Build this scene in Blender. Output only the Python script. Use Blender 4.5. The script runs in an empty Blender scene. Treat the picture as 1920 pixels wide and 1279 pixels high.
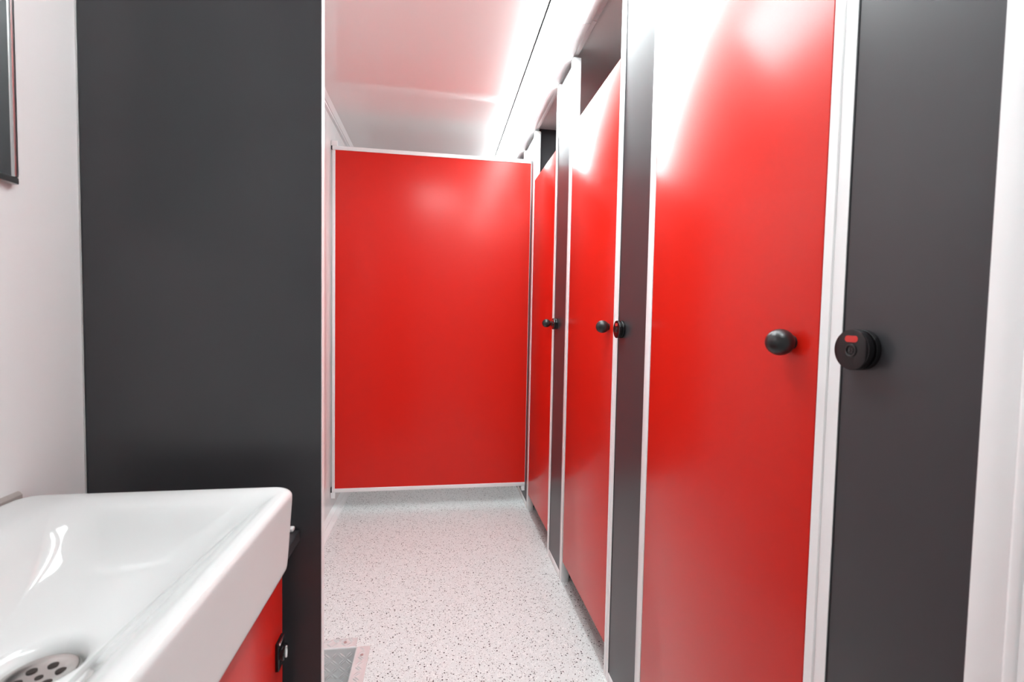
import bpy, bmesh, math, random
from mathutils import Vector, Matrix
random.seed(7)
S = bpy.context.scene
COL = S.collection

# ------------------------------------------------------------------ camera
FPX, YAW, PITCH, ROLL, CAM_H = 887.27, 0.1565, -0.0457, 0.019, 1.15
cy, sy, cp, sp = math.cos(YAW), math.sin(YAW), math.cos(PITCH), math.sin(PITCH)
fw = Vector((sy*cp, cy*cp, sp)); rt = Vector((cy, -sy, 0)); up = rt.cross(fw)
cr, sr = math.cos(ROLL), math.sin(ROLL)
rt, up = cr*rt + sr*up, -sr*rt + cr*up
cam = bpy.data.cameras.new('camera'); camo = bpy.data.objects.new('camera', cam); COL.objects.link(camo)
camo.matrix_world = Matrix(((rt.x, up.x, -fw.x, 0), (rt.y, up.y, -fw.y, 0), (rt.z, up.z, -fw.z, CAM_H), (0, 0, 0, 1)))
cam.sensor_width = 36; cam.lens = FPX/1920*36; cam.clip_start = 0.02
cam.dof.use_dof = True; cam.dof.focus_distance = 2.2; cam.dof.aperture_fstop = 7.0
S.camera = camo
# ------------------------------------------------------------------ world, exposure
w = bpy.data.worlds.new('world'); S.world = w; w.use_nodes = True
w.node_tree.nodes['Background'].inputs[0].default_value = (0.9, 0.95, 1, 1)
w.node_tree.nodes['Background'].inputs[1].default_value = 0.0
S.view_settings.view_transform = 'Standard'; S.view_settings.look = 'None'
S.view_settings.exposure = 0.60; S.view_settings.gamma = 1; S.view_settings.use_curve_mapping = False
LAMP_E = 15.5      # strip light diffuser
PANEL_E = 13.0      # ceiling lamp over the wash place

# ------------------------------------------------------------------ key dimensions
ZC = 2.28                      # ceiling
WL, WR = -0.608, 1.60          # side walls
YB, YE = -1.30, 4.70           # near and far end walls
XF, XD = 0.548, 0.548          # face of the cubicle front, face of its doors
PY = 2.85                      # red partition
SY = 0.925                     # grey screen

# ------------------------------------------------------------------ materials
def mat(name, color, rough=0.4, metal=0.0, spec=0.5, coat=0.0, coat_r=0.05, emit=None, es=0):
    m = bpy.data.materials.new(name); m.use_nodes = True
    b = m.node_tree.nodes['Principled BSDF']
    b.inputs['Base Color'].default_value = (*color, 1); b.inputs['Roughness'].default_value = rough
    b.inputs['Metallic'].default_value = metal; b.inputs['Specular IOR Level'].default_value = spec
    b.inputs['Coat Weight'].default_value = coat; b.inputs['Coat Roughness'].default_value = coat_r
    if emit: b.inputs['Emission Color'].default_value = (*emit, 1); b.inputs['Emission Strength'].default_value = es
    return m
def bump(m, scale=900, strength=0.1, dist=0.0005, detail=2):
    nt = m.node_tree; b = nt.nodes['Principled BSDF']
    tc = nt.nodes.new('ShaderNodeTexCoord'); n = nt.nodes.new('ShaderNodeTexNoise'); bp = nt.nodes.new('ShaderNodeBump')
    n.inputs['Scale'].default_value = scale; n.inputs['Detail'].default_value = detail
    bp.inputs['Strength'].default_value = strength; bp.inputs['Distance'].default_value = dist
    nt.links.new(tc.outputs['Object'], n.inputs['Vector']); nt.links.new(n.outputs['Fac'], bp.inputs['Height'])
    nt.links.new(bp.outputs['Normal'], b.inputs['Normal'])
    return m
M = {}
M['red'] = bump(mat('red laminate', (0.63, 0.011, 0.004), 0.36, spec=0.22, coat=0.34, coat_r=0.21), 700, 0.12)
M['grey'] = bump(mat('anthracite laminate', (0.038, 0.038, 0.042), 0.40, spec=0.4, coat=0.25, coat_r=0.18), 700, 0.12)
M['white'] = mat('white lacquered aluminium', (0.86, 0.86, 0.86), 0.22)
M['wall'] = mat('glossy white wall panel', (0.80, 0.79, 0.79), 0.17)
M['ceil'] = mat('glossy white ceiling panel', (0.87, 0.87, 0.86), 0.08, spec=0.75)
M['alu'] = mat('brushed aluminium', (0.62, 0.62, 0.62), 0.3, 1.0)
M['tread'] = mat('aluminium tread plate', (0.76, 0.77, 0.77), 0.24, 0.3)
M['chrome'] = mat('chrome', (0.8, 0.8, 0.8), 0.08, 1.0)
M['mirror'] = mat('mirror glass', (0.88, 0.9, 0.9), 0.01, 1.0)
M['ceramic'] = mat('white glazed ceramic', (0.62, 0.62, 0.615), 0.06)
M['drain'] = mat('brushed steel drain', (0.7, 0.68, 0.66), 0.22, 1.0)
M['black'] = mat('satin black plastic', (0.012, 0.012, 0.013), 0.33)
M['gloss'] = mat('gloss black plastic', (0.008, 0.007, 0.008), 0.08, spec=0.35)
M['hole'] = mat('dark drain hole', (0.02, 0.012, 0.01), 0.8)
M['ind'] = mat('red lock indicator', (0.60, 0.03, 0.025), 0.35)
M['gasket'] = mat('dark rubber gasket', (0.03, 0.03, 0.032), 0.6)
M['seam'] = mat('dark joint', (0.008, 0.008, 0.008), 1.0, spec=0.0)
M['seal'] = mat('grey sealing bead', (0.36, 0.32, 0.30), 0.4)
M['rust'] = mat('rivet head', (0.42, 0.30, 0.29), 0.45, 0.6)
M['lamp'] = mat('strip light diffuser', (0.9, 0.9, 0.9), 0.4, emit=(0.90, 0.99, 1.0), es=LAMP_E)
M['panel_lamp'] = mat('ceiling lamp diffuser', (0.9, 0.9, 0.9), 0.4, emit=(0.90, 0.99, 1.0), es=PANEL_E)

def floor_material():
    m = mat('speckled vinyl floor', (0.7, 0.67, 0.66), 0.33); nt = m.node_tree; N, L = nt.nodes, nt.links
    b = N['Principled BSDF']; tc = N.new('ShaderNodeTexCoord')
    ns = N.new('ShaderNodeTexNoise'); ns.inputs['Scale'].default_value = 420; ns.inputs['Detail'].default_value = 1
    L.new(tc.outputs['Object'], ns.inputs['Vector'])
    mx = N.new('ShaderNodeMixRGB'); mx.blend_type = 'LINEAR_LIGHT'; mx.inputs[0].default_value = 0.0018
    L.new(tc.outputs['Object'], mx.inputs[1]); L.new(ns.outputs['Color'], mx.inputs[2])
    def layer(prev, scale, frac, rad, col, off):
        mp = N.new('ShaderNodeMapping'); mp.inputs['Location'].default_value = (off, off*1.7, 0.31)
        mp.inputs['Scale'].default_value = (1, 1, 0)
        L.new(mx.outputs[0], mp.inputs['Vector'])
        v = N.new('ShaderNodeTexVoronoi'); v.voronoi_dimensions = '2D'; v.inputs['Scale'].default_value = scale
        L.new(mp.outputs[0], v.inputs['Vector'])
        sx = N.new('ShaderNodeSeparateColor'); L.new(v.outputs['Color'], sx.inputs[0])
        pick = N.new('ShaderNodeMath'); pick.operation = 'LESS_THAN'; pick.inputs[1].default_value = frac
        L.new(sx.outputs[0], pick.inputs[0])
        rr = N.new('ShaderNodeMath'); rr.operation = 'MULTIPLY_ADD'; rr.inputs[1].default_value = rad; rr.inputs[2].default_value = rad*0.45
        L.new(sx.outputs[1], rr.inputs[0])
        near = N.new('ShaderNodeMath'); near.operation = 'LESS_THAN'
        L.new(v.outputs['Distance'], near.inputs[0]); L.new(rr.outputs[0], near.inputs[1])
        both = N.new('ShaderNodeMath'); both.operation = 'MULTIPLY'
        L.new(pick.outputs[0], both.inputs[0]); L.new(near.outputs[0], both.inputs[1])
        o = N.new('ShaderNodeMixRGB'); o.inputs[2].default_value = (*col, 1)
        L.new(both.outputs[0], o.inputs[0])
        if isinstance(prev, tuple): o.inputs[1].default_value = (*prev, 1)
        else: L.new(prev, o.inputs[1])
        return o.outputs[0]
    c = layer((0.70, 0.73, 0.725), 190, 0.22, 0.30, (0.90, 0.90, 0.89), 3.1)
    c = layer(c, 260, 0.16, 0.28, (0.50, 0.48, 0.47), 7.7)
    c = layer(c, 240, 0.15, 0.30, (0.16, 0.15, 0.15), 11.3)
    c = layer(c, 138, 0.12, 0.27, (0.015, 0.013, 0.013), 17.9)
    L.new(c, b.inputs['Base Color'])
    return m
M['floor'] = floor_material()

# ------------------------------------------------------------------ mesh helpers
def bx(bm, x0, x1, y0, y1, z0, z1, bev=0.0, seg=2):
    r = bmesh.ops.create_cube(bm, size=1); vs = r['verts']
    bmesh.ops.scale(bm, verts=vs, vec=(x1-x0, y1-y0, z1-z0))
    bmesh.ops.translate(bm, verts=vs, vec=((x0+x1)/2, (y0+y1)/2, (z0+z1)/2))
    if bev > 0:
        es = list({e for v in vs for e in v.link_edges})
        bmesh.ops.bevel(bm, geom=es, offset=bev, segments=seg, profile=0.5, affect='EDGES')
def link(name, bm, m, parent=None, smooth=True, origin=None):
    bmesh.ops.recalc_face_normals(bm, faces=bm.faces[:])
    me = bpy.data.meshes.new(name)
    if origin is not None:
        for v in bm.verts: v.co -= Vector(origin)
    bm.to_mesh(me); bm.free()
    me.materials.append(M[m])
    if smooth:
        for p in me.polygons: p.use_smooth = True
        me.set_sharp_from_angle(angle=math.radians(35))
    o = bpy.data.objects.new(name, me); COL.objects.link(o)
    if origin is not None: o.location = origin
    if parent is not None: o.parent = parent
    return o
def box(name, m, x0, x1, y0, y1, z0, z1, bev=0.0, parent=None, origin=None):
    bm = bmesh.new(); bx(bm, x0, x1, y0, y1, z0, z1, bev); return link(name, bm, m, parent, origin=origin)
def struct(o):
    o['kind'] = 'structure'; return o
def thing(name, label, cat, loc=(0, 0, 0), group=None):
    o = bpy.data.objects.new(name, None); COL.objects.link(o); o.location = loc; o.empty_display_size = 0.05
    o['label'] = label; o['category'] = cat
    if group: o['group'] = group
    return o
def extrude_y(bm, prof, y0, y1):
    a = [bm.verts.new((x, y0, z)) for x, z in prof]; b = [bm.verts.new((x, y1, z)) for x, z in prof]
    n = len(prof)
    for i in range(n): bm.faces.new((a[i], a[(i+1) % n], b[(i+1) % n], b[i]))
    bm.faces.new(a[::-1]); bm.faces.new(b)
def extrude_z(bm, prof, z0, z1):
    a = [bm.verts.new((x, y, z0)) for x, y in prof]; b = [bm.verts.new((x, y, z1)) for x, y in prof]
    n = len(prof)
    for i in range(n): bm.faces.new((a[i], a[(i+1) % n], b[(i+1) % n], b[i]))
    bm.faces.new(a[::-1]); bm.faces.new(b)
def lathe(bm, prof, axis, c, n=48):
    """prof: list of (distance along axis, radius); axis 'X-' points to -X, 'Z' up"""
    rings = []
    for d, r in prof:
        ring = []
        for i in range(n):
            t = 2*math.pi*i/n; u, v = r*math.cos(t), r*math.sin(t)
            if axis == 'X-': p = (c[0]-d, c[1]+u, c[2]+v)
            elif axis == 'X+': p = (c[0]+d, c[1]+u, c[2]+v)
            else: p = (c[0]+u, c[1]+v, c[2]+d)
            ring.append(bm.verts.new(p))
        rings.append(ring)
    for a, b in zip(rings, rings[1:]):
        for i in range(n): bm.faces.new((a[i], a[(i+1) % n], b[(i+1) % n], b[i]))
    bm.faces.new(rings[0][::-1]); bm.faces.new(rings[-1])

# ------------------------------------------------------------------ room shell
HX0, HX1, HY0, HY1 = WL, -0.264, 0.96, 1.658       # sunken entrance step
bm = bmesh.new()
bx(bm, WL, WR, HY1, YE, -0.21, 0); bx(bm, WL, WR, YB, HY0, -0.21, 0); bx(bm, HX1, WR, HY0, HY1, -0.21, 0); bx(bm, WL, HX1, HY0, HY1, -0.24, -0.21)
struct(link('floor', bm, 'floor'))
struct(box('ceiling', 'ceil', WL, WR, YB, YE, ZC, ZC+0.06))
bm = bmesh.new()
DZ = 2.02
bx(bm, WL-0.06, WL, YB, 1.00, -0.24, ZC+0.06); bx(bm, WL-0.06, WL, 1.64, 2.985, -0.24, ZC+0.06)
bx(bm, WL-0.06, WL, 2.987, YE, -0.06, ZC+0.06); bx(bm, WL-0.06, WL, 1.00, 1.64, DZ, ZC+0.06); bx(bm, WL-0.06, WL, 1.00, 1.64, -0.24, -0.20)
bx(bm, WL-0.06, WL-0.004, 2.985, 2.987, -0.06, ZC+0.06)
struct(link('wall_left', bm, 'wall'))
struct(box('wall_right', 'wall', WR, WR+0.06, YB, YE, -0.06, ZC+0.06))
struct(box('wall_back', 'wall', WL-0.06, WR+0.06, YE, YE+0.06, -0.06, ZC+0.06))
struct(box('wall_front', 'wall', WL-0.06, WR+0.06, YB-0.06, YB, -0.06, ZC+0.06))
d = struct(box('door_1', 'white', WL-0.055, WL-0.02, 1.003, 1.637, -0.195, DZ-0.003, 0.003))
bm = bmesh.new(); lathe(bm, [(0, .011), (.035, .011), (.04, .009)], 'X+', (WL-0.021, 1.09, 1.05), 24)
bx(bm, WL+0.012, WL+0.024, 1.08, 1.20, 1.042, 1.058, 0.004); link('door_handle', bm, 'alu', d)

# trims: cornice, floor angle, top rail of the cubicle front, wall bead
bm = bmesh.new()
extrude_y(bm, [(WL, ZC), (WL, ZC-0.018), (-0.592, ZC-0.018), (-0.590, ZC-0.014), (-0.584, ZC-0.014), (-0.566, ZC-0.001), (-0.566, ZC)], SY+0.02, YE)
struct(link('trim_1', bm, 'white', smooth=False))
bm = bmesh.new()
extrude_y(bm, [(WL, 0), (WL, 0.010), (-0.581, 0.006), (-0.580, 0.003), (-0.550, 0.003), (-0.548, 0)], HY1+0.06, YE)
for y in (2.45, 2.72, 2.92, 3.1, 3.35, 3.6): lathe(bm, [(0.0025, .004), (.0042, .004), (.0048, .0025)], 'Z', (-0.564, y, 0), 12)
struct(link('trim_2', bm, 'white', smooth=False))
def rail(y0, y1):
    bm = bmesh.new(); bx(bm, 0.517, 0.5475, y0, y1, 2.25, ZC, 0.002)
    bx(bm, 0.548, 0.572, y0, y1, 2.262, ZC, 0.002)
    return link('rail', bm, 'white')
bmr = rail(YB, 1.742); bmr.name = 'trim_3'; struct(bmr)
bmr = rail(1.745, YE); bmr.name = 'trim_4'; struct(bmr)
bm = bmesh.new(); extrude_y(bm, [(WL, 0.868), (WL, 0.8835), (WL+0.003, 0.8825), (WL+0.006, 0.8785), (WL+0.006, 0.868)], 0.2, 0.79)
struct(link('trim_5', bm, 'seal'))

# ------------------------------------------------------------------ strip light
t = thing('strip_light', 'long glowing white strip light under the ceiling above the row of red doors', 'light', (0.448, 1.7, ZC))
bm = bmesh.new()
LZ = 2.234
extrude_y(bm, [(0.383, ZC), (0.383, ZC-0.004), (0.424, ZC-0.006), (0.424, LZ+0.005), (0.4335, LZ+0.005), (0.4335, ZC-0.006), (0.507, ZC-0.004), (0.507, ZC)], -0.25, YE-0.1)
def par(o, t):
    o.parent = t; o.matrix_parent_inverse = Matrix.Translation(-Vector(t.location)); return o
par(link('housing', bm, 'white', smooth=False), t)
par(box('gasket', 'seam', 0.3785, 0.3835, -0.25, YE-0.1, ZC-0.0035, ZC-0.0002), t)
for prof in ([(0.3845, ZC-0.0045), (0.388, LZ+0.012), (0.391, LZ+0.004), (0.398, LZ), (0.4238, LZ), (0.4238, ZC-0.0065)],
             [(0.4337, ZC-0.0065), (0.4337, LZ), (0.452, LZ+0.002), (0.466, LZ+0.008), (0.474, LZ+0.018), (0.484, LZ+0.026), (0.505, ZC-0.0045)]):
    bm = bmesh.new(); extrude_y(bm, prof, -0.245, YE-0.105)
    par(link('diffuser', bm, 'lamp'), t)

t = thing('ceiling_lamp', 'flat ceiling lamp beside the grey screen, showing as soft glow on red partition', 'light', (-0.01, 1.15, ZC))
par(box('housing', 'white', -0.19, 0.17, 0.79, 1.51, ZC-0.02, ZC-0.0002, 0.003), t)
par(box('diffuser', 'panel_lamp', -0.18, 0.16, 0.80, 1.50, ZC-0.026, ZC-0.0202, 0.002), t)

# ------------------------------------------------------------------ cubicle front: pilasters, doors, dividers
def lock(parent, yc, zc):
    """turn lock: base ring, front disc, red window, socket"""
    bm = bmesh.new()
    lathe(bm, [(-0.001, .0262), (.0045, .0268), (.0058, .0262), (.0062, .0235), (.0085, .0235), (.0089, .0258),
               (.0098, .0266), (.0158, .0266), (.0168, .0262), (.0172, .0250), (.0172, .0075), (.0172, .002)], 'X-', (XF, yc, zc), 64)
    o = par(link('lock', bm, 'gloss'), parent)
    bm = bmesh.new(); pr = []
    for i in range(12): a = -math.pi/2+math.pi*i/11; pr.append((yc-0.0045-math.cos(a)*.0032*-1*-1-.0, zc+0.0148+math.sin(a)*.0042))
    pr = [(yc-0.0055-math.cos(a)*.0042, zc+0.0140+math.sin(a)*.0042) for a in [-math.pi/2+math.pi*i/10 for i in range(11)]]
    pr += [(yc+0.0055+math.cos(a)*.0042, zc+0.0140+math.sin(a)*.0042) for a in [math.pi/2-math.pi*i/10 for i in range(11)]]
    def slab(pr, x0, x1):
        a = [bm.verts.new((x0, y, z)) for y, z in pr]; b = [bm.verts.new((x1, y, z)) for y, z in pr]
        for i in range(len(pr)): bm.faces.new((a[i], a[(i+1) % len(pr)], b[(i+1) % len(pr)], b[i]))
        bm.faces.new(a[::-1]); bm.faces.new(b)
    slab(pr, XF-0.0165, XF-0.0176)
    ind = par(link('indicator_window', bm, 'ind'), parent); ind['label'] = 'red occupied window'
    bm = bmesh.new()
    lathe(bm, [(.0170, .0084), (.0184, .0082), (.0186, .0072), (.0182, .0064), (.0160, .0062), (.0160, .001)], 'X-', (XF, yc, zc-0.001), 32)
    for k in range(4):
        a = math.pi/4+k*math.pi/2
        lathe(bm, [(.0160, .0017), (.0180, .0015)], 'X-', (XF, yc+math.cos(a)*.0026, zc-0.001+math.sin(a)*.0026), 12)
    sk = par(link('socket', bm, 'black'), parent)
    sk.parent = o; ind.parent = o
    I = Matrix.Identity(4); o_inv = o.matrix_parent_inverse.copy()
    sk.matrix_parent_inverse = Matrix.Identity(4); ind.matrix_parent_inverse = Matrix.Identity(4)
    return o
def pilaster(y0, y1, label, lock_y=None, groove=True, lock_z=1.12, ztop=2.25):
    """grey panel in white frame profiles between y0 (near) and y1 (far)"""
    t = thing('cubicle_pilaster', label, 'panel', (XF, (y0+y1)/2, 0), 'grey pilasters between the cubicle doors')
    wn, wf = (0.033, 0.038)
    par(box('panel', 'grey', XF+0.002, XF+0.022, y0+wn-0.004, y1-wf+0.004, 0.02, ztop-0.022), t)
    # near profile (hinge side of the nearer... of the farther door opening)
    par(box('frame_profile', 'white', XF, XF+0.034, y0, y0+wn, 0, ztop, 0.0015), t)
    # far profile (latch side) with a groove
    bm = bmesh.new()
    a, b = y1-wf, y1
    prof = [(XF, a), (XF, a+0.0160), (XF+0.0024, a+0.0172), (XF+0.0024, a+0.0220), (XF, a+0.0232), (XF, b), (XF+0.034, b), (XF+0.034, a)]
    extrude_z(bm, prof, 0, ztop)
    par(link('frame_profile', bm, 'white', smooth=False), t)
    par(box('bottom_profile', 'white', XF, XF+0.03, y0+wn+0.0002, a-0.0002, 0, 0.033, 0.0015), t)
    par(box('gasket', 'gasket', XF+0.0010, XF+0.02, a-0.0016, a-0.0001, 0.034, ztop-0.022), t)
    if lock_y is not None: lock(t, lock_y, lock_z)
    return t
def knob(parent, yc, zc):
    bm = bmesh.new()
    prof = [(-0.001, .011), (.002, .011), (.0035, .008), (.006, .0075)]
    R = .0206
    for i in range(1, 26):
        a = math.pi*(i/26.0); d = .0215-R*1.03*math.cos(a); r = R*math.sin(a)
        if r > .0075 or d > .02: prof.append((d, r))
    prof.append((.0215+R*1.03, .0006))
    lathe(bm, prof, 'X-', (XD, yc, zc), 40)
    return par(link('knob', bm, 'black'), parent)
def cubicle_door(y0, y1, label, ky, kz):
    t = thing('cubicle_door', label, 'door', (XD, (y0+y1)/2, 0.1026), 'red cubicle doors')
    par(box('leaf', 'red', XD, XD+0.018, y0, y1, 0.1026, 1.960, 0.0012), t)
    knob(t, ky, kz)
    return t
pilaster(0.366, 0.609, 'wide dark grey pilaster nearest the camera, at the right edge, with large black lock', 0.538, lock_z=1.119)
pilaster(1.160, 1.4265, 'dark grey pilaster between the nearest red door and the second red door', 1.357, lock_z=1.126)
pilaster(1.967, 2.237, 'narrow dark grey pilaster between the second red door and the farthest red door', 2.155, lock_z=1.133)
t = pilaster(2.758, 3.115, 'farthest dark grey pilaster at the end of the red partition, right of it')
t['label'] = 'farthest grey pilaster, mostly hidden behind the right end of red partition'
cubicle_door(0.611, 1.1570, 'nearest and largest red cubicle door with round black knob, beside the wide grey pilaster', 0.662, 1.1225)
cubicle_door(1.4290, 1.9470, 'middle red cubicle door of the three, standing between two dark grey pilasters', 1.468, 1.132)
cubicle_door(2.2395, 2.7400, 'farthest and narrowest looking red cubicle door next to the red partition', 2.267, 1.1345)
def divider(y, hz, parent=None):
    par_ = (lambda o: par(o, parent)) if parent else struct
    p = par_(box('panel' if parent else 'wall_inner', 'grey', XF+0.036, WR, y, y+0.02, 0.0, hz))
    c = box('corner_profile', 'white', XF+0.0345, XF+0.044, y-0.006, y+0.026, 0.0, hz-0.02, 0.001)
    if parent: par(c, parent)
    else: c.parent = p
for y, hz in ((0.46, ZC), (1.25, 1.955), (2.000, 1.955)): divider(y, hz)
t = thing('cubicle_divider', 'dark grey dividing wall seen through the opening above the farthest red door', 'partition', (1.09, 2.8, 0))
divider(2.800, ZC, t)
# continuation of the front behind the partition and the white wall piece next to the camera
struct(box('wall_side', 'grey', XF+0.002, XF+0.03, 3.118, YE, 0, 2.20))
bm = bmesh.new()
bx(bm, XF-0.004, XF+0.034, 0.352, 0.3655, 0, 2.25, 0.004, 3)
bx(bm, XF-0.0030, XF+0.034, YB, 0.3535, 0, 2.25, 0.002)
struct(link('wall_near_right', bm, 'white'))

# ------------------------------------------------------------------ red partition across the corridor
t = thing('red_partition', 'large red partition in a thin white frame closing the far end of the corridor', 'partition', (0, PY, 0))
par(box('panel', 'red', -0.585, 0.5465, PY+0.004, PY+0.022, 0.13, 2.10), t)
bm = bmesh.new(); bx(bm, -0.600, 0.546, PY, PY+0.026, 2.091, 2.113, 0.0015); par(link('top_profile', bm, 'white'), t)
bm = bmesh.new(); bx(bm, -0.600, 0.546, PY, PY+0.026, 0.117, 0.1395, 0.0015); par(link('bottom_profile', bm, 'white'), t)
par(box('side_profile', 'white', -0.600, -0.5835, PY+0.0005, PY+0.0255, 0.14, 2.0905, 0.0015), t)
par(box('side_profile', 'white', 0.5465, 0.5475, PY, PY+0.026, 0.117, 2.113), t)
for (x0, x1, z0, z1) in ((WL+0.0005, -0.572, 2.1135, 2.143), (WL+0.0005, -0.582, 0.080, 0.1165), (0.528, 0.5475, 0.086, 0.1165)):
    bm = bmesh.new(); bx(bm, x0, x1, PY+0.002, PY+0.03, z0, z1, 0.003)
    lathe(bm, [(0, .004), (.003, .0035)], 'X-', (x0+0.001, PY+0.016, (z0+z1)/2), 12)
    par(link('bracket', bm, 'white'), t)
bm = bmesh.new(); bx(bm, WL+0.0005, -0.601, PY+0.004, PY+0.02, 2.095, 2.135); par(link('wall_clip', bm, 'gasket'), t)
bm = bmesh.new(); bx(bm, WL+0.0005, -0.601, PY+0.004, PY+0.02, 0.10, 0.145); par(link('wall_clip', bm, 'gasket'), t)

# ------------------------------------------------------------------ grey screen beside the wash place
t = thing('grey_screen', 'tall dark grey screen behind the white washbasin at the left', 'screen', (-0.41, SY, 0))
par(box('panel', 'grey', WL+0.0032, -0.2140, SY, SY+0.0195, 0.002, ZC-0.001), t)
par(box('edge_profile', 'white', -0.2138, -0.2128, SY+0.001, SY+0.0205, 0.002, ZC-0.001), t)
par(box('wall_profile', 'alu', WL+0.0002, WL+0.0030, SY-0.002, SY+0.0215, 0.002, ZC-0.001), t)

# ------------------------------------------------------------------ washbasin
SX0, SX1, SY0, SY1, SZ, SB = -0.601, -0.2215, 0.262, 0.7975, 0.877, 0.7472
def loop(bm, x0, x1, y0, y1, r, z, n=10, zf=None):
    vs = []
    for cx, cyy, a0 in ((x1-r, y1-r, 0), (x0+r, y1-r, 90), (x0+r, y0+r, 180), (x1-r, y0+r, 270)):
        for i in range(n+1):
            a = math.radians(a0+90*i/n); x, y = cx+r*math.cos(a), cyy+r*math.sin(a)
            vs.append(bm.verts.new((x, y, z if zf is None else zf(x, y, z))))
    # straight edges need inner points too: subdivide by linear interpolation between corner arcs
    return vs
def bridge(bm, a, b):
    n = len(a)
    for i in range(n): bm.faces.new((a[i], a[(i+1) % n], b[(i+1) % n], b[i]))
t = thing('washbasin', 'white rectangular ceramic washbasin standing on the vanity in the lower left corner', 'washbasin', (-0.41, 0.53, SB))
bm = bmesh.new(); L = []
def ins(i, z, r, back=None, far=None, near=None, front=None):
    b_ = i if back is None else back; f_ = i if front is None else front
    fa = i if far is None else far; ne = i if near is None else near
    L.append(loop(bm, SX0+b_, SX1-f_, SY0+ne, SY1-fa, r, z))
ins(0.030, SB, 0.02); ins(0.012, SB, 0.022, back=0.006); ins(0.008, SB+0.003, 0.024, back=0.003); ins(0.006, SB+0.010, 0.026, back=0.001)
ins(0.003, SB+0.07, 0.027, back=0); ins(0.000, SZ-0.016, 0.028)
for k in range(1, 9):
    a = math.pi/2*k/8; ins(0.011*(1-math.cos(a)), SZ-0.011+0.011*math.sin(a)-0.0, 0.028-0.004*(1-math.cos(a)), back=0.004*(1-math.cos(a)))
ins(0.016, SZ+0.0, 0.026, back=0.03, far=0.016); ins(0.020, SZ-0.0005, 0.028, back=0.062, far=0.024, near=0.024)
ins(0.027, SZ-0.0035, 0.032, back=0.074, far=0.034, near=0.034)
ins(0.038, SZ-0.011, 0.038, back=0.083, far=0.048, near=0.048)
ins(0.054, SZ-0.024, 0.045, back=0.092, far=0.062, near=0.062)
ins(0.078, SZ-0.045, 0.052, back=0.101, far=0.080, near=0.080)
ins(0.098, SZ-0.063, 0.056, back=0.110, far=0.102, near=0.102)
ins(0.114, SZ-0.076, 0.055, back=0.119, far=0.130, near=0.130)
ins(0.125, SZ-0.0835, 0.045, back=0.126, far=0.165, near=0.165)
DX, DY, DR = -0.400, 0.538, 0.034
DZb = SZ-0.0885
n = len(L[0])
def dring(r, z):
    vs = []
    for q in range(4):
        for i in range(11):
            a = math.radians(90*q+90*i/10*0.999+(0.05 if i == 0 else 0)); vs.append(bm.verts.new((DX+r*math.cos(a), DY+r*math.sin(a), z)))
    L.append(vs)
dring(DR+0.016, DZb+0.0025); dring(DR+0.010, DZb-0.0005); dring(DR+0.005, DZb-0.004); dring(DR+0.002, DZb-0.009); dring(DR+0.0005, DZb-0.013); dring(DR, DZb-0.026)
for a, b in zip(L, L[1:]): bridge(bm, a, b)
bm.faces.new(L[0][::-1]); bm.faces.new(L[-1])
o = link('basin', bm, 'ceramic'); sub = o.modifiers.new('subdivision', 'SUBSURF'); sub.levels = 2; sub.render_levels = 2
o.data.shade_smooth() if hasattr(o.data, 'shade_smooth') else None
par(o, t)
bm = bmesh.new()
lathe(bm, [(-0.012, DR-0.001), (-0.0045, DR-0.0008), (-0.0028, DR-0.0025), (-0.0025, DR-0.005), (-0.0042, DR-0.009), (-0.0058, DR-0.018), (-0.0062, 0.001)], 'Z', (DX, DY, DZb-0.009), 64)
dr = par(link('drain', bm, 'drain'), t)
bm = bmesh.new()
for k in range(6):
    a = math.radians(60*k+25); c = (DX+math.cos(a)*0.0165, DY+math.sin(a)*0.0165, DZb-0.009)
    lathe(bm, [(-0.0070, .0046), (-0.0049, .0046)], 'Z', c, 20)
lathe(bm, [(-0.0070, .0035), (-0.0056, .0035)], 'Z', (DX, DY, DZb-0.009), 20)
h = link('drain_holes', bm, 'hole'); h.parent = dr

# ------------------------------------------------------------------ worktop, cabinet
t = thing('worktop', 'dark grey worktop edge showing below the far corner of the white washbasin', 'worktop', (-0.43, 0.55, 0.722))
par(box('slab', 'grey', WL+0.001, -0.2530, 0.18, SY-0.001, 0.7265, 0.7465, 0.0008), t)
par(box('front_edge', 'grey', -0.2528, -0.2515, 0.18, SY-0.0015, 0.727, 0.7462), t)
bm = bmesh.new(); bx(bm, WL+0.01, -0.2600, SY-0.013, SY-0.0005, 0.7468, 0.7555, 0.003, 3)
par(link('sealing_profile', bm, 'white'), t)
t = thing('vanity_cabinet', 'red fronted vanity cabinet under the white washbasin', 'cabinet', (-0.44, 0.55, 0.0))
par(box('body', 'grey', WL+0.001, -0.292, 0.20, 0.915, 0.0, 0.725), t)
bm = bmesh.new(); bx(bm, -0.2905, -0.270, 0.205, 0.8825, 0.06, 0.683, 0.002)
d = par(link('door', bm, 'red'), t)
bm = bmesh.new()
bx(bm, -0.2705, -0.2640, 0.842, 0.874, 0.533, 0.582, 0.001)
lathe(bm, [(0, .014), (.006, .0135), (.0075, .012)], 'X+', (-0.2645, 0.858, 0.558), 32)
la = link('latch', bm, 'gloss'); la.parent = d
bm = bmesh.new(); bx(bm, -0.2600, -0.2545, 0.855, 0.861, 0.548, 0.570, 0.002)
bx(bm, -0.2645, -0.262, 0.843, 0.873, 0.5785, 0.5835, 0.001)
lk = link('turn_grip', bm, 'chrome'); lk.parent = d

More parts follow.
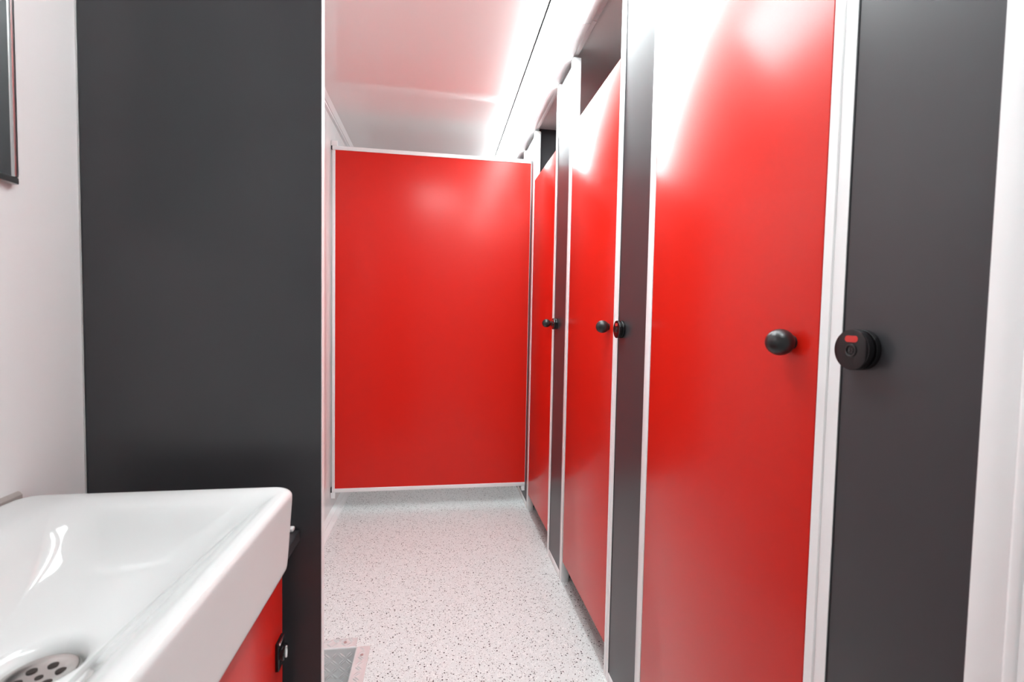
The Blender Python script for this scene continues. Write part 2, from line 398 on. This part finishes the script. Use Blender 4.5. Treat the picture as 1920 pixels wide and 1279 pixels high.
# ------------------------------------------------------------------ mirror
t = thing('wall_mirror', 'rectangular mirror in a thin chrome frame at the upper left edge of the view', 'mirror', (WL, 0.54, 1.33))
MY0, MY1, MZ0, MZ1, MX = 0.29, 0.795, 1.330, 2.0, WL+0.010
par(box('glass', 'mirror', WL+0.003, MX-0.003, MY0+0.004, MY1-0.004, MZ0+0.004, MZ1-0.004), t)
bm = bmesh.new()
for a in ((MY0, MY1, MZ0, MZ0+0.010), (MY0, MY1, MZ1-0.010, MZ1), (MY0, MY0+0.007, MZ0+0.010, MZ1-0.010), (MY1-0.007, MY1, MZ0+0.010, MZ1-0.010)):
    bx(bm, WL+0.0005, MX, *a, 0.002)
par(link('frame', bm, 'alu'), t)

# ------------------------------------------------------------------ tread plate step
t = thing('tread_plate', 'sunken aluminium tread plate step with raised rim set into the speckled floor', 'step', (-0.43, 1.3, 0))
def ridges(bm, x0, x1, y0, y1, put):
    """pairs of raised lens shaped bars in a chequer; put maps (u, v, height) to a point"""
    p = 0.0242; i0, i1, j0, j1 = math.floor(x0/p), math.ceil(x1/p), math.floor(y0/p), math.ceil(y1/p)
    for i in range(i0, i1+1):
        for j in range(j0, j1+1):
            cx, cyy = i*p, j*p; ang = math.radians(42 if (i+j) % 2 else -42)
            for k in (-1, 1):
                px, py = cx-math.sin(ang)*k*0.0036, cyy+math.cos(ang)*k*0.0036
                if not (x0+.008 < px < x1-.008 and y0+.007 < py < y1-.007): continue
                ux, uy = math.cos(ang), math.sin(ang); vx, vy = -uy, ux; lgt, wd, hh = 0.0130, 0.0022, 0.0036
                base = [(-lgt, 0), (-lgt*.5, -wd*.8), (0, -wd), (lgt*.5, -wd*.8), (lgt, 0), (lgt*.5, wd*.8), (0, wd), (-lgt*.5, wd*.8)]
                bv = [bm.verts.new(put(px+ux*a+vx*b, py+uy*a+vy*b, 0)) for a, b in base]
                tv = [bm.verts.new(put(px+ux*a, py+uy*a, hh*(1 if a == 0 else .8))) for a in (-lgt*.45, 0, lgt*.45)]
                F = bm.faces.new
                F((bv[0], bv[1], tv[0])); F((bv[0], tv[0], bv[7])); F((bv[1], bv[2], tv[1], tv[0])); F((bv[2], bv[3], tv[2], tv[1]))
                F((bv[3], bv[4], tv[2])); F((bv[4], bv[5], tv[2])); F((bv[5], bv[6], tv[1], tv[2])); F((bv[6], bv[7], tv[0], tv[1]))
                F(bv[::-1])
RZ, RYF = -0.20, HY1-0.003
bm = bmesh.new(); bx(bm, WL+0.001, HX1-0.003, HY0+0.001, RYF-0.001, RZ-0.003, RZ)
ridges(bm, WL+0.001, HX1-0.003, HY0+0.001, RYF-0.001, lambda u, v, h: (u, v, RZ+h)); par(link('tread_surface', bm, 'tread', smooth=False), t)
# far riser and its folded rim, one bent sheet
bm = bmesh.new()
xa, xb = WL+0.001, -0.268
pr = [(1.705, 0.0003), (1.705, 0.0030)] + [(RYF+0.006-0.006*math.sin(k*math.pi/12), 0.0030-0.006+0.006*math.cos(k*math.pi/12)) for k in range(7)] + [(RYF, RZ), (RYF+0.0015, RZ), (RYF+0.0015, 0.0003)]
va = [bm.verts.new((xa, y, z)) for y, z in pr]; vb = [bm.verts.new((xb, y, z)) for y, z in pr]; n = len(pr)
for i in range(n): bm.faces.new((va[i], va[(i+1) % n], vb[(i+1) % n], vb[i]))
ridges(bm, xa, xb, HY1+0.004, 1.705, lambda u, v, h: (u, v, 0.0030+h))
ridges(bm, xa, xb, RZ, -0.005, lambda u, v, h: (u, RYF-h, v)); par(link('riser', bm, 'tread', smooth=False), t)
bm = bmesh.new()
pr = [(-0.2185, 0.0003), (-0.2185, 0.0034)] + [(HX1+0.003-0.006*math.sin(k*math.pi/12), 0.0034-0.006+0.006*math.cos(k*math.pi/12)) for k in range(7)] + [(HX1-0.003, RZ), (HX1-0.0015, RZ), (HX1-0.0015, 0.0003)]
va = [bm.verts.new((x, HY0-0.001, z)) for x, z in pr]; vb = [bm.verts.new((x, 1.655, z)) for x, z in pr]; n = len(pr)
for i in range(n): bm.faces.new((va[i], va[(i+1) % n], vb[(i+1) % n], vb[i]))
ridges(bm, HX1+0.001, -0.2185, HY0, 1.655, lambda u, v, h: (u, v, 0.0034+h)); par(link('rim', bm, 'tread', smooth=False), t)
for x, y in ((-0.308, 1.683), (-0.45, 1.683), (-0.241, 1.612), (-0.241, 1.30), (-0.241, 1.02)):
    bm = bmesh.new(); lathe(bm, [(0.003, .0055), (.0048, .0050), (.0056, .003)], 'Z', (x, y, 0), 20)
    par(link('rivet', bm, 'rust'), t)
